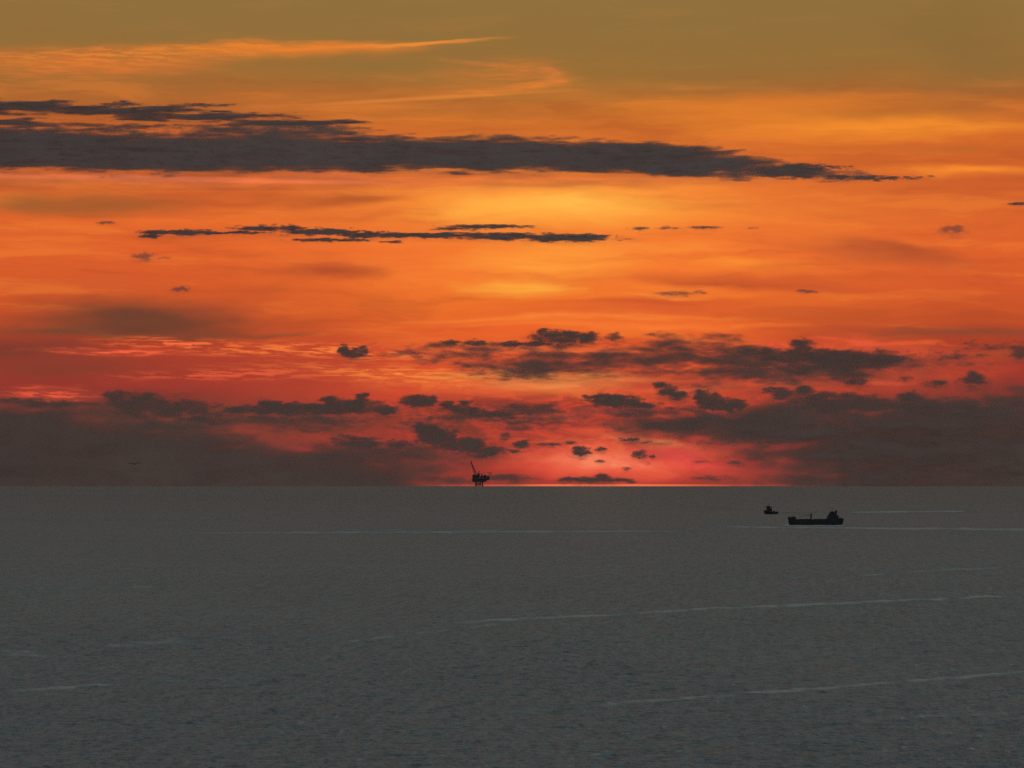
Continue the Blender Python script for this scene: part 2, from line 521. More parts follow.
# ------------------------------------------------------------------ water: one curved sheet out past the horizon
def build_sea():
    half = HFOV / 2 * 1.22
    az_in = np.linspace(-half, half, 460)
    az_out = half + (2 * np.pi - 2 * half) * (np.linspace(0, 1, 62)[1:-1])
    az = np.concatenate([az_in, az_out])
    rr = [0.0, 150, 400, 800, 1300, 1800, 2150]
    r = 2350.0
    while r < 37500:
        rr.append(r)
        r += 2.3 * (r / 2500.0) ** 1.4
    rr += [38200, 39000, 40000]
    rr = np.array(rr)
    nr, na = len(rr), len(az)
    RR, AA = np.meshgrid(rr, az, indexing='ij')
    X = RR * np.sin(AA); Y = RR * np.cos(AA)
    rs = np.random.RandomState(7)
    H = np.zeros_like(X)
    n_in = len(az_in)
    Xi, Yi = X[:, :n_in], Y[:, :n_in]
    for k in range(46):
        L = 6.5 * (4.0 ** (rs.rand() ** 1.4))
        th = R(205) + rs.randn() * 0.75
        amp = 0.0052 * L ** 0.72
        ph = rs.rand() * 6.283
        kx, ky = math.sin(th) * 6.283 / L, math.cos(th) * 6.283 / L
        H[:, :n_in] += amp * np.sin(kx * Xi + ky * Yi + ph)
    H[:, :n_in] += 0.24 * fbm(Xi / 1.5 + 3, Yi / 8.0, 2, 41) + 0.12 * fbm((Xi + .12 * Yi) / 5.5, Yi / 26.0, 2, 45)
    gust = 1.0 + 0.25 * fbm(Xi / 190.0, Yi / 1500.0, 4, 31)
    H[:, :n_in] *= gust
    H[:, :n_in] *= np.clip((37000 - RR[:, :n_in]) / 6000, 0, 1)
    edge = np.clip((half - np.abs(AA[:, :n_in])) / (half * 0.03), 0, 1)
    H[:, :n_in] *= edge
    Z = -(RR ** 2) / (2 * EARTH) + H
    # foam and calm lines lie on the water along bearings read off the photograph
    el = np.arctan2(-(RR ** 2) / (2 * EARTH) - CAM_H, np.maximum(RR, 1)) - PITCH
    VY = 384 - np.tan(el) * F
    VX = 512 + np.tan(AA[:, :n_in]) * F * (1 / np.cos(el[:, :n_in]))
    VY = VY[:, :n_in]
    foam = np.zeros_like(VX); calm = np.zeros_like(VX)  # calm also carries the painted dimming of the far water
    lines = [  # x0,y0,x1,y1,bow,half height px, amount
        (440, 624, 1060, 594, -2.0, .9, .80), (330, 643, 520, 622, 0, 1.1, .40), (598, 704, 1060, 668, 1.5, 1.2, .62),
        (480, 714, 640, 702, 0, 1.4, .30), (160, 533, 700, 531, 0, .7, .62), (330, 529.5, 560, 530, 0, .5, .35),
        (700, 526.5, 1060, 530, 0, .7, .62), (840, 527, 1060, 528.5, 0, .5, .35), (640, 534, 1060, 535, 0, .5, .32),
        (780, 524.6, 846, 525.6, 0, .7, .75), (846, 512.2, 968, 511.0, 0, .7, .75), (776, 513, 850, 513, 0, .5, .25),
        (856, 575, 1006, 567, 0, 1.0, .50), (700, 582, 870, 574, 0, 1., .22), (0, 692, 130, 683, 0, 1.3, .60), (130, 684, 330, 668, 0, 1.4, .26),
        (100, 645, 190, 640, 0, 2.0, .50), (180, 640, 330, 634, 0, 1.2, .22), (0, 652, 52, 654, 0, 2.4, .50), (0, 589, 170, 586, 0, 1.0, .34),
        (900, 716, 1060, 712, 0, 1.0, .38), (830, 680, 1060, 660, 0, 1.0, .32), (0, 519, 260, 521, 0, .6, .22),
        (440, 614, 560, 611, 0, .8, .15), (760, 608, 960, 600, 0, 1.0, .16), (700, 744, 860, 738, 0, 1.2, .22)]
    wob = fbm(VX / 60, VY / 30, 3, 77) * 1.2
    brk = np.clip(0.72 + 0.9 * fbm(VX / 26, VY / 3.0, 4, 5), 0, 1.4)
    for (x0, y0, x1, y1, bow, hh, a) in lines:
        t = (VX - x0) / (x1 - x0)
        yy = y0 + (y1 - y0) * t + bow * np.sin(np.pi * np.clip(t, 0, 1)) + wob * (0.15 if y0 < 560 else 0.8)
        hh = hh * 1.35; a = a * (2.0 if y0 < 560 else 1.75)
        m = np.exp(-((VY - yy) / hh) ** 2) * np.clip(np.minimum(t, 1 - t) * 9, 0, 1) ** 0.6 * (t > 0) * (t < 1)
        foam += a * m * (brk if y0 > 545 else np.clip(brk, .6, 1.1))
    for (x0, y0, x1, y1, hh, a) in [(655, 504, 764, 511.5, .6, .8), (776, 513.0, 830, 512.5, .6, .8), (880, 513, 1040, 511.5, .5, .5),
                                    (560, 503, 700, 506, .5, .35), (0, 495, 200, 496, .6, .3), (250, 500, 520, 498, .6, .25)]:
        t = (VX - x0) / (x1 - x0)
        yy = y0 + (y1 - y0) * t
        calm += a * np.exp(-((VY - yy) / hh) ** 2) * np.clip(np.minimum(t, 1 - t) * 8, 0, 1) * (t > 0) * (t < 1)
    # darkening painted into the far water's colour, growing with distance, against its grazing brightness
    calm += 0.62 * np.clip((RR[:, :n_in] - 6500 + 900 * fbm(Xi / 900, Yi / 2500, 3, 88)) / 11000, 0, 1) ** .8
    # scattered small whitecaps and pale glints, the glints painted in as foam
    cap_glint = perlin(Xi / 2.6, Yi / 34.0, 91) * 0.6 + perlin(Xi / 5.1, Yi / 60.0, 92) * 0.6
    foam += np.clip((cap_glint - 0.45) * 2.5, 0, 1) * 0.48 * np.clip(2.6 - RR[:, :n_in] / 5000, .5, 2) * (1 + 0.6 * fbm(Xi / 400, Yi / 2500, 3, 66))
    fo = np.zeros_like(X); fo[:, :n_in] = np.clip(foam, 0, 1)
    calm_dark = np.zeros_like(X); calm_dark[:, :n_in] = np.clip(calm, 0, 1)
    # one vertex at the centre would repeat: keep the inner ring as tiny circle
    verts = np.stack([X, Y, Z], -1).reshape(-1, 3)
    idx = np.arange(nr * na).reshape(nr, na)
    nx = np.roll(idx, -1, axis=1)
    quads = np.stack([idx[1:-1], nx[1:-1], nx[2:], idx[2:]], -1).reshape(-1, 4)
    cx = idx[0, 0]
    tris = np.stack([np.full(na, cx), nx[1], idx[1]], -1)
    me = bpy.data.meshes.new("sea")
    me.vertices.add(len(verts)); me.vertices.foreach_set('co', verts.astype(np.float32).ravel())
    nq, nt_ = len(quads), len(tris)
    me.loops.add(nq * 4 + nt_ * 3)
    me.loops.foreach_set('vertex_index', np.concatenate([quads[:, ::-1].ravel(), tris[:, ::-1].ravel()]).astype(np.int32))
    me.polygons.add(nq + nt_)
    me.polygons.foreach_set('loop_start', np.concatenate([np.arange(nq) * 4, nq * 4 + np.arange(nt_) * 3]).astype(np.int32))
    for nm, arr in (('foam', fo), ('calm', calm_dark)):
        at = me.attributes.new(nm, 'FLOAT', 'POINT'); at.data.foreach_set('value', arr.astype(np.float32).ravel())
    me.update(calc_edges=True)
    me.shade_smooth()
    print('sea polys', len(me.polygons))
    m = bpy.data.materials.new("sea_water"); m.use_nodes = True
    q = G(m.node_tree); nt = m.node_tree
    b = nt.nodes['Principled BSDF']
    geo = q.new('ShaderNodeNewGeometry')
    p = geo.outputs['Position']
    # choppy wavelets, longer along the wind than across it
    n1 = q.noise(q.mapping(p, rot=R(8), scale=(2.6, 13, 1)), detail=4, rough=0.62)
    n2 = q.noise(q.mapping(p, rot=R(-14), scale=(7.5, 30, 1)), detail=3, rough=0.6)
    n3 = q.noise(q.mapping(p, rot=R(4), scale=(170, 900, 1)), detail=4, rough=0.55)
    hsum = q.m('ADD', q.m('MULTIPLY', n1, 1.0), q.m('MULTIPLY', n2, 2.2))
    bp = q.new('ShaderNodeBump')
    bp.inputs['Strength'].default_value = 1.0
    bp.inputs['Distance'].default_value = 0.6
    q.put(bp.inputs['Height'], hsum)
    base = q.mix(q.rng(n3, .35, .65), (0.090, 0.148, 0.162, 1), (0.114, 0.168, 0.178, 1))
    fa = q.new('ShaderNodeAttribute'); fa.attribute_name = 'foam'
    calm_dark_at = q.new('ShaderNodeAttribute'); calm_dark_at.attribute_name = 'calm'
    # cat's-paws: ruffled patches drawn out down the wind, at three sizes
    n4 = q.noise(q.mapping(p, rot=R(3), scale=(2.6, 45, 1)), detail=3, rough=0.7)
    n5 = q.noise(q.mapping(p, loc=(50, 9, 0), rot=R(-2), scale=(4.5, 200, 1)), detail=3, rough=0.7)
    ruffle = q.m('ADD', q.m('MULTIPLY', n1, .3), q.m('ADD', q.m('MULTIPLY', n4, .38), q.m('MULTIPLY', n5, .32)))
    base = q.mix(q.rng(ruffle, .40, .60), q.vm('MULTIPLY', base, (.55, .55, .55)), q.vm('MULTIPLY', base, (1.52, 1.52, 1.50)))
    base = q.mix(q.m('MULTIPLY', calm_dark_at.outputs['Fac'], .8), base, (0.008, 0.010, 0.011, 1))  # dark calm lines, plus the far darkening put into the colour
    base = q.mix(fa.outputs['Fac'], base, (0.88, 0.70, 0.58, 1))
    q.put(b.inputs['Base Color'], base)
    b.inputs['IOR'].default_value = 1.333
    b.inputs['Specular IOR Level'].default_value = 0.34   # unresolved crests hide part of the grazing mirror
    q.put(b.inputs['Roughness'], q.m('ADD', 0.34, q.m('MULTIPLY', fa.outputs['Fac'], 0.4)))
    q.put(b.inputs['Normal'], bp.outputs[0])
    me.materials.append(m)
    o = bpy.data.objects.new("sea", me); COL.objects.link(o)
    tag(o, kind='structure', label='dark grey choppy sea with pale foam lines running to the horizon')
    return o


build_sea()

# ------------------------------------------------------------------ clouds: closed bodies, thick in the middle, ragged and thin at the rim
def cloud_material(name, albedo, glow, density):
    m = bpy.data.materials.new(name); m.use_nodes = True
    nt = m.node_tree; nt.nodes.clear(); q = G(nt)
    at = q.new('ShaderNodeAttribute'); at.attribute_name = 'vapour_depth'   # cloud thickness along the view of the body, km
    a = q.m('SUBTRACT', 1.0, q.m('POWER', 2.71828, q.m('MULTIPLY', at.outputs['Fac'], -density)))
    df = q.new('ShaderNodeBsdfDiffuse')
    t = q.new('ShaderNodeTexCoord')
    n = q.noise(t.outputs['Object'], scale=0.0012, detail=4, dim='3D')
    q.put(df.inputs[0], q.mix(q.rng(n, .35, .65), tuple(c * .9 for c in albedo) + (1,), tuple(albedo) + (1,)))
    tl = q.new('ShaderNodeBsdfTranslucent')
    tl.inputs[0].default_value = tuple(albedo) + (1,)
    ms = q.new('ShaderNodeMixShader'); ms.inputs[0].default_value = glow
    nt.links.new(df.outputs[0], ms.inputs[1]); nt.links.new(tl.outputs[0], ms.inputs[2])
    tr = q.new('ShaderNodeBsdfTransparent')
    mx = q.new('ShaderNodeMixShader')
    q.put(mx.inputs[0], a)
    nt.links.new(tr.outputs[0], mx.inputs[1]); nt.links.new(ms.outputs[0], mx.inputs[2])
    o = q.new('ShaderNodeOutputMaterial')
    nt.links.new(mx.outputs[0], o.inputs[0])
    return m


CM_LOW = cloud_material("low_cloud_vapour", (0.74, 0.375, 0.29), 0.03, 1.0)
CM_HIGH = cloud_material("high_cloud_vapour", (0.71, 0.42, 0.36), 0.03, 1.0)


def smin_union(fs, k=8.0):
    m = np.stack(fs); return np.log(np.exp(k * m).sum(0)) / k


def make_cloud(label, dist, blobs, m=None, step=1.5, nsx=22, nsy=9, amp=0.75, gain=3.5, top=6.0, seed=1, group='dark clouds over the sea',
               octs=5, thick=0.014, murk=None, frag=0.35, name='cloud', cat='cloud', soft=1.0, warp=3.0, kind=None):
    """blobs: (x, y, rx, ry_up, ry_down[, weight]) as bearings; thickness in km follows the field"""
    m = m or CM_LOW
    if group == GL:
        nsx, nsy, amp, gain = nsx * 1.5, nsy * 1.15, amp * .9, gain * .78
    x0 = min(b[0] - b[2] for b in blobs) - nsx; x1 = max(b[0] + b[2] for b in blobs) + nsx
    y0 = min(b[1] - b[3] for b in blobs) - nsy * 1.5; y1 = max(b[1] + b[4] for b in blobs) + nsy * 1.5
    xs = np.arange(x0, x1, step); ys = np.arange(y0, y1, step * (0.75 if step < 2 else 1))
    X, Y = np.meshgrid(xs, ys)
    wx = X + warp * 1.6 * fbm(X / (nsx * .8), Y / (nsy * .8), 3, seed + 50)
    wy = Y + warp * fbm(X / (nsx * .8), Y / (nsy * .8), 3, seed + 60)
    fs = []
    for b in blobs:
        w = b[5] if len(b) > 5 else 1.0
        dx_ = (wx - b[0]) / b[2]
        dy_ = wy - b[1]
        dy_ = np.where(dy_ < 0, dy_ / b[3], dy_ / b[4])
        fs.append(w * (1 - (dx_ ** 2 + dy_ ** 2)))
    f = np.max(np.stack(fs), 0)
    f = np.minimum(f, 0.8)
    fine = fbm(X / (nsx * .28), Y / (nsy * .32), 4, seed + 7)
    f = f + frag * fine * (1 - np.clip(f, 0, .8))
    n = fbm(X / nsx, Y / nsy, octs, seed)
    f = f + amp * (n - 0.12)
    f = np.clip(f, 0, None)
    tau = np.clip(0.5 * gain * (f + 2.4 * f * f), 0, top)
    tau = np.where(tau > 0, tau ** soft, 0)
    if murk is None:
        murk = 0.9 if group == GL else 0.35
    if murk > 0:
        gs = [np.exp(-(((wx - b[0]) / (b[2] * 1.2)) ** 2 + ((wy - b[1] - b[4] * .5) / ((b[3] + b[4]) * .75)) ** 2) * 1.6) * (b[5] if len(b) > 5 else 1.0) for b in blobs]
        tau = tau + murk * np.clip(np.max(np.stack(gs), 0) * (1 + 0.9 * n) - .12, 0, 1)
    tau[0, :] = tau[-1, :] = 0; tau[:, 0] = tau[:, -1] = 0
    ok = tau > 0
    cell = ok[:-1, :-1] | ok[1:, :-1] | ok[:-1, 1:] | ok[1:, 1:]
    d = ray(X.ravel(), Y.ravel())
    s = dist / d[1]
    pts = np.stack([d[0] * s, d[1] * s, d[2] * s + CAM_H], -1)
    half_t = (tau.ravel() * thick * 1000 / 2)
    dirn = pts - np.array([0, 0, CAM_H]); dirn /= np.linalg.norm(dirn, axis=1)[:, None]
    dirn = np.array([0, 1.0, 0])[None, :]
    front = pts - dirn * half_t[:, None]
    back = pts + dirn * half_t[:, None]
    N = X.size
    idx = np.arange(N).reshape(X.shape)
    c = cell
    q1 = np.stack([idx[:-1, :-1][c], idx[1:, :-1][c], idx[1:, 1:][c], idx[:-1, 1:][c]], -1)
    rim = ~ok.ravel()
    bmap = np.where(rim, np.arange(N), np.arange(N) + N)
    q2 = bmap[q1[:, ::-1]]
    quads = np.concatenate([q1, q2])
    # drop back cells that coincide with front cells (all rim)
    allrim = rim[q1].all(1)
    quads = np.concatenate([q1[~allrim], q2[~allrim]])
    used, inv = np.unique(quads, return_inverse=True)
    verts = np.concatenate([front, back])[used]
    tv = np.concatenate([tau.ravel(), tau.ravel()])[used]
    quads = inv.reshape(-1, 4)
    org = verts.mean(0)
    me = bpy.data.meshes.new(name)
    me.vertices.add(len(verts)); me.vertices.foreach_set('co', (verts - org).astype(np.float32).ravel())
    me.loops.add(len(quads) * 4); me.loops.foreach_set('vertex_index', quads.astype(np.int32).ravel())
    me.polygons.add(len(quads)); me.polygons.foreach_set('loop_start', (np.arange(len(quads)) * 4).astype(np.int32))
    at = me.attributes.new('vapour_depth', 'FLOAT', 'POINT'); at.data.foreach_set('value', (tv * 0.5).astype(np.float32))
    me.update(calc_edges=True); me.shade_smooth()
    me.materials.append(m)
    o = bpy.data.objects.new(name, me); COL.objects.link(o)
    o.location = org
    tag(o, label, cat, group, kind)
    make_cloud.n += len(quads)
    return o


make_cloud.n = 0

GH = 'high clouds crossing the sunset'
GL = 'low clouds above the horizon'
# the long bank across the upper sky
make_cloud('very long dark grey cloud band crossing the upper orange sky with ragged pink lower edge', 70000,
           [(-60, 148, 330, 24, 24), (170, 152, 300, 22, 22), (330, 153, 200, 20, 20), (470, 154, 200, 19, 19), (600, 156, 160, 18, 19),
            (690, 163, 110, 12, 14, .85), (765, 170, 80, 8, 10, .6), (815, 175, 70, 4, 5, .42), (270, 129, 110, 6, 9, .5)],
           m=CM_HIGH, step=1.5, nsx=80, nsy=8, amp=0.36, gain=6.5, top=20, frag=.3, murk=.6, seed=11, group=GH, octs=6, warp=3.5)
make_cloud('dark tattered cloud strand at upper left just above the long cloud band', 71000,
           [(-30, 106, 140, 7, 8), (90, 110, 120, 4.5, 5), (190, 116, 110, 4, 5), (290, 122, 90, 3, 4), (0, 122, 60, 4, 5, .7), (110, 126, 90, 3, 5, .6)],
           m=CM_HIGH, step=1.5, nsx=64, nsy=4.5, amp=0.62, gain=4.2, top=6, seed=12, group=GH, octs=5, warp=3)
make_cloud('thin dark wisp near the upper left, topmost of the dark clouds', 72000,
           [(122, 103.5, 26, 2.4, 3), (200, 105, 42, 1.8, 2, .8), (60, 101, 30, 1.5, 2, .5)],
           m=CM_HIGH, step=1.3, nsx=18, nsy=3, amp=0.6, gain=2.2, top=4, seed=13, group=GH, warp=1.5)
make_cloud('faint ragged tail of torn cloud right of the long upper band', 70500,
           [(850, 177.5, 80, 2.2, 2.8, .8), (800, 168, 60, 4, 5, .7), (905, 177, 30, 1, 1.4, .8)],
           m=CM_HIGH, step=1.3, nsx=14, nsy=2.4, amp=0.8, gain=2.4, top=4, seed=14, group=GH, warp=1.5)
# the thin strands under it
make_cloud('slender dark cloud streak under the long band, its left pointed end', 74000,
           [(178, 232.5, 42, 3.2, 3.2), (225, 232.5, 50, 1.8, 1.8), (150, 236, 14, 2, 2)],
           m=CM_HIGH, step=1.2, nsx=20, nsy=3.2, amp=0.5, gain=4.5, top=6, seed=21, group=GH, warp=1.5)
make_cloud('middle stretch of the thin dark streak hanging under the long band', 74000,
           [(270, 228, 40, 3.4, 3.4), (320, 232, 50, 4.2, 3.6), (365, 235, 40, 3, 3)],
           m=CM_HIGH, step=1.2, nsx=18, nsy=3.2, amp=0.6, gain=4.5, top=6, seed=22, group=GH, warp=2)
make_cloud('hair thin dark cloud line just below the middle of the streak', 74200,
           [(330, 240, 50, 1.8, 1.8), (392, 242, 14, 1.2, 1.2, .7)],
           m=CM_HIGH, step=1.2, nsx=16, nsy=2.4, amp=0.4, gain=4, top=5, seed=23, group=GH, warp=1)
make_cloud('dark lens shaped cloud streak in the centre, thickest at its right end', 73800,
           [(430, 235, 62, 3.2, 3.2), (500, 236, 60, 4, 4.5), (565, 238, 62, 4.6, 4.2)],
           m=CM_HIGH, step=1.2, nsx=24, nsy=3.6, amp=0.5, gain=5, top=7, seed=24, group=GH, warp=1.5)
make_cloud('short thin dark wisp lying right above the lens shaped streak', 74300,
           [(488, 226.5, 52, 2.2, 2.2), (455, 229, 30, 1.5, 1.5, .7)],
           m=CM_HIGH, step=1.2, nsx=20, nsy=2.6, amp=0.4, gain=3.8, top=5, seed=25, group=GH, warp=1)
make_cloud('broken line of tiny brown cloud scraps in the bright sky right of the streak', 75000,
           [(640, 228.5, 14, 2, 1.8, .7), (668, 228, 16, 1.5, 1.5, .8), (706, 227.5, 20, 1.8, 1.8, .9), (752, 228, 10, 1, 1, .5)],
           m=CM_HIGH, step=1.2, nsx=12, nsy=2.4, amp=0.5, gain=1.5, top=2.4, seed=26, group=GH, warp=1)
make_cloud('small dark sliver of cloud cut off by the right edge of the view', 75000,
           [(1020, 203.5, 17, 1.4, 1.6)], m=CM_HIGH, step=1.2, nsx=10, nsy=2, amp=0.3, gain=2.4, top=3, seed=27, group=GH, warp=.6)
make_cloud('small faint round puff alone in the orange sky at far right', 76000,
           [(953, 230, 15, 5, 4.5)], m=CM_HIGH, step=1.3, nsx=9, nsy=5, amp=0.5, gain=.9, top=.8, seed=28, group=GH, warp=1.5)
make_cloud('small faint brown puff below the left end of the thin streak', 76000,
           [(144, 256, 15, 4, 4, .9), (162, 258, 10, 1.6, 1.6, .6)], m=CM_HIGH, step=1.3, nsx=10, nsy=4, amp=0.6, gain=1.0, top=1, seed=29, group=GH, warp=1.5)
make_cloud('tiny faint scrap of cloud above the big brown smudge on the left', 77000,
           [(180, 289, 13, 3, 3, .9)], m=CM_HIGH, step=1.3, nsx=8, nsy=3, amp=0.6, gain=1.2, top=1, seed=30, group=GH, warp=1.5)
make_cloud('tiny thin brown scrap between the upper band and the thin streak', 77000,
           [(107, 222.5, 11, 1.5, 1.5, .9)], m=CM_HIGH, step=1.3, nsx=8, nsy=2, amp=0.5, gain=1.6, top=1.2, seed=31, group=GH, warp=.8)
make_cloud('small low contrast brown scrap right of the central glow', 77000,
           [(676, 293.5, 24, 3.2, 3, .9), (700, 292, 8, 2, 2, .7)], m=CM_HIGH, step=1.3, nsx=12, nsy=3, amp=0.6, gain=1.1, top=.9, seed=32, group=GH, warp=1.5)
make_cloud('very small brown scrap in plain orange sky above the anvil topped cloud', 77000,
           [(806, 291, 12, 2.4, 2, .9)], m=CM_HIGH, step=1.3, nsx=8, nsy=3, amp=0.5, gain=1.3, top=1.1, seed=33, group=GH, warp=1)

# cumulus scraps lower down
make_cloud('small dark two humped cloud standing alone left of centre above the ribbed sky', 90000,
           [(344, 349.5, 7, 6, 5), (354, 353, 16, 5, 5.5), (363, 350, 6, 6, 5)], step=1.1, nsx=7, nsy=4, amp=0.6, gain=4, top=6, seed=41, group=GL, warp=1.5)
make_cloud('dark scrap of cloud at centre left, beside the domed dark cloud', 90000,
           [(452, 342, 11, 3, 3.5, .8), (475, 343, 17, 3.6, 3.4)], step=1.1, nsx=9, nsy=3, amp=0.6, gain=3, top=4, seed=42, group=GL, warp=1.5)
make_cloud('domed dark cloud with thin flat tail, above and right of the centre', 89000,
           [(560, 338, 32, 9, 6), (585, 337, 16, 6, 6), (525, 343.5, 42, 2.6, 3), (545, 332, 10, 4, 4)], step=1.1, nsx=10, nsy=4, amp=0.5, gain=4.5, top=6, seed=43, group=GL, warp=1.8)
make_cloud('pale brown tuft next to the domed dark cloud', 90500,
           [(614, 337.5, 10, 6, 4, .9)], step=1.1, nsx=6, nsy=3.4, amp=0.6, gain=1.6, top=1.2, seed=44, group=GL, warp=1.8)
make_cloud('wide smoky brown cloud shelf with combed lower edge right of centre', 96000,
           [(660, 356, 190, 12, 20, .9), (560, 364, 120, 13, 13, .75), (760, 366, 130, 14, 18, 1), (480, 352, 80, 10, 9, .45), (680, 338, 60, 7, 10, .8),
            (840, 362, 100, 12, 16, 1), (505, 374, 50, 8, 5, .6)],
           step=1.6, nsx=34, nsy=9, amp=0.8, gain=2.2, top=2.6, seed=45, group=GL, octs=6, warp=6)
make_cloud('dark anvil topped cloud at right with a square knob on top', 88000,
           [(801, 346, 15, 9, 10), (800, 356, 52, 9, 7, .9), (850, 356, 70, 7, 14, .9), (765, 352, 26, 5, 6, .8), (797, 370, 34, 9, 6, .7), (880, 358, 30, 6, 8, .8)],
           step=1.2, nsx=13, nsy=5, amp=0.5, gain=3.2, top=4, seed=46, group=GL, warp=2.2)
make_cloud('flat ragged brown cloud at far right just under the bright curl', 92000,
           [(960, 356, 40, 6, 8, .5), (1030, 352, 30, 7, 6, .8), (1000, 345, 60, 5, 6, .35)], step=1.4, nsx=14, nsy=5, amp=0.9, gain=1.5, top=1.5, seed=47, group=GL, warp=3)
make_cloud('small dark pyramid shaped cloud at right under the smooth red sky', 88000,
           [(974, 380, 16, 7, 6), (972, 374, 6, 5, 5, .8)], step=1.1, nsx=8, nsy=4, amp=0.4, gain=3, top=3.2, seed=48, group=GL, warp=1.2)
make_cloud('small dark smear left of the pyramid shaped cloud', 88500,
           [(935, 383, 16, 3.4, 3.6, .9), (906, 379, 8, 2.4, 2.2, .6)], step=1.1, nsx=8, nsy=3, amp=0.5, gain=2.2, top=2, seed=49, group=GL, warp=1.2)
make_cloud('small dark scrap under the anvil topped cloud', 88500,
           [(858, 381, 14, 4, 5, .9)], step=1.1, nsx=8, nsy=4, amp=0.6, gain=2.2, top=2, seed=50, group=GL, warp=1.2)
make_cloud('flat bottomed dark cloud with lumpy top right of centre in the red glow', 86000,
           [(618, 402, 30, 9, 6), (602, 398, 14, 6, 8), (640, 405, 22, 4, 4), (588, 398, 8, 3, 3, .7)], step=1.1, nsx=9, nsy=4, amp=0.5, gain=5, top=7, seed=51, group=GL, warp=1.5)
make_cloud('slanting dark leaf shaped cloud, right neighbour of the flat bottomed one', 86000,
           [(668, 391, 12, 7, 6), (678, 396, 13, 6, 5), (660, 386, 8, 5, 4, .8)], step=1.1, nsx=9, nsy=4, amp=0.5, gain=4, top=6, seed=52, group=GL, warp=1.5)
make_cloud('dark breaking wave shaped cloud leading the right hand bank', 86500,
           [(706, 398, 16, 9, 14), (722, 404, 26, 8, 10), (738, 404, 12, 6, 8, .9), (700, 392, 9, 4, 5, .8)], step=1.1, nsx=9, nsy=4.5, amp=0.5, gain=4, top=6, seed=53, group=GL, warp=2)
make_cloud('dark lumpy cloud row on top of the right hand bank', 87000,
           [(780, 391, 20, 4, 8, .9), (830, 398, 60, 7, 14), (870, 402, 50, 6, 14), (805, 389, 12, 4, 8, .9), (910, 398, 20, 7, 10, .9), (950, 405, 70, 8, 16, .8)],
           step=1.3, nsx=12, nsy=5, amp=0.5, gain=2.8, top=3.6, seed=54, group=GL, warp=2)
make_cloud('dark oblong cloud with flat base at centre left', 86000,
           [(418, 401, 20, 8, 7), (430, 401, 10, 6, 6)], step=1.1, nsx=9, nsy=4, amp=0.45, gain=4.5, top=6, seed=55, group=GL, warp=1.5)
make_cloud('dark sloping cloud trailing right from the oblong cloud', 86200,
           [(460, 409, 26, 5, 5), (490, 414, 36, 4, 6, .8), (447, 405, 12, 4, 5), (465, 403, 8, 3, 4, .8)], step=1.1, nsx=12, nsy=4.5, amp=0.6, gain=3, top=4, seed=56, group=GL, warp=2)
make_cloud('long lumpy dark cloud row left of centre with turrets on top', 86500,
           [(300, 409, 75, 7, 7), (350, 406, 44, 8, 8), (361, 399, 9, 7, 8), (330, 401, 10, 6, 6), (270, 404, 16, 6, 6, .9), (384, 409, 16, 6, 7), (240, 410, 20, 5, 5, .8)],
           step=1.1, nsx=10, nsy=4.5, amp=0.5, gain=4, top=6, seed=57, group=GL, warp=2)
make_cloud('broad rounded dark cloud at left, above the grey bank', 87500,
           [(140, 404, 42, 13, 14), (120, 396, 18, 7, 8), (180, 408, 44, 10, 12, .8), (205, 416, 34, 8, 10, .6)], step=1.2, nsx=13, nsy=6, amp=0.5, gain=2.6, top=3.2, seed=58, group=GL, warp=2.5)
make_cloud('thin dark flat cloud strip at far left', 88000,
           [(50, 403, 55, 3.5, 5, .9), (20, 400, 40, 2, 3, .6)], step=1.2, nsx=16, nsy=3.5, amp=0.5, gain=2.4, top=2.2, seed=59, group=GL, warp=2)
make_cloud('heaped dark cloud with a tower at its left end above the oil platform', 84000,
           [(427, 433, 15, 10, 14), (440, 437, 20, 8, 12), (465, 444, 30, 8, 11), (485, 450, 22, 5, 8, .9), (452, 434, 8, 4, 6, .8), (420, 427, 6, 5, 6, .8)],
           step=1.1, nsx=10, nsy=5, amp=0.45, gain=4, top=5, seed=60, group=GL, warp=2)
make_cloud('low dark mound of cloud left of the heaped cloud', 84500,
           [(358, 442, 26, 7, 8), (398, 443, 16, 4, 5, .8), (342, 438, 14, 4, 6, .7)], step=1.1, nsx=10, nsy=4, amp=0.5, gain=2.6, top=3, seed=61, group=GL, warp=2)
make_cloud('small ragged dark cloud between the heaped cloud and the glow', 84000,
           [(521, 444, 12, 5, 5), (505, 436, 8, 4, 4, .7), (515, 451, 8, 2.4, 2.4, .7)], step=1.1, nsx=8, nsy=3.5, amp=0.6, gain=3, top=4, seed=62, group=GL, warp=1.6)
make_cloud('thin dark wisp reaching right out of the small ragged cloud', 84200,
           [(548, 444.5, 14, 2.4, 2.4, .9), (570, 442.5, 8, 1.8, 1.8, .8)], step=1.1, nsx=8, nsy=2.4, amp=0.5, gain=2.6, top=2.6, seed=63, group=GL, warp=1)
make_cloud('small dark hump shaped cloud in the brightest part of the red glow', 82000,
           [(581, 452, 12, 6, 4), (577, 449, 6, 4, 4)], step=1., nsx=6, nsy=3, amp=0.5, gain=4, top=5, seed=64, group=GL, warp=1.2)
make_cloud('tiny dark scrap just right of the small hump shaped cloud', 82000,
           [(601, 449.5, 7, 3, 2.2, .9)], step=1., nsx=5, nsy=2.4, amp=0.5, gain=2.6, top=2.4, seed=65, group=GL, warp=1)
make_cloud('tiny thin scrap below the small hump shaped cloud', 82000,
           [(600, 461, 6, 1.8, 1.6, .9)], step=1., nsx=5, nsy=2, amp=0.5, gain=1.8, top=1.4, seed=66, group=GL, warp=.8)
make_cloud('thin dark dash of cloud over the right side of the red glow', 82500,
           [(630, 440, 13, 3, 2.6, .9), (645, 442, 8, 2, 2, .6)], step=1., nsx=7, nsy=2.6, amp=0.6, gain=2.6, top=2.6, seed=67, group=GL, warp=1.2)
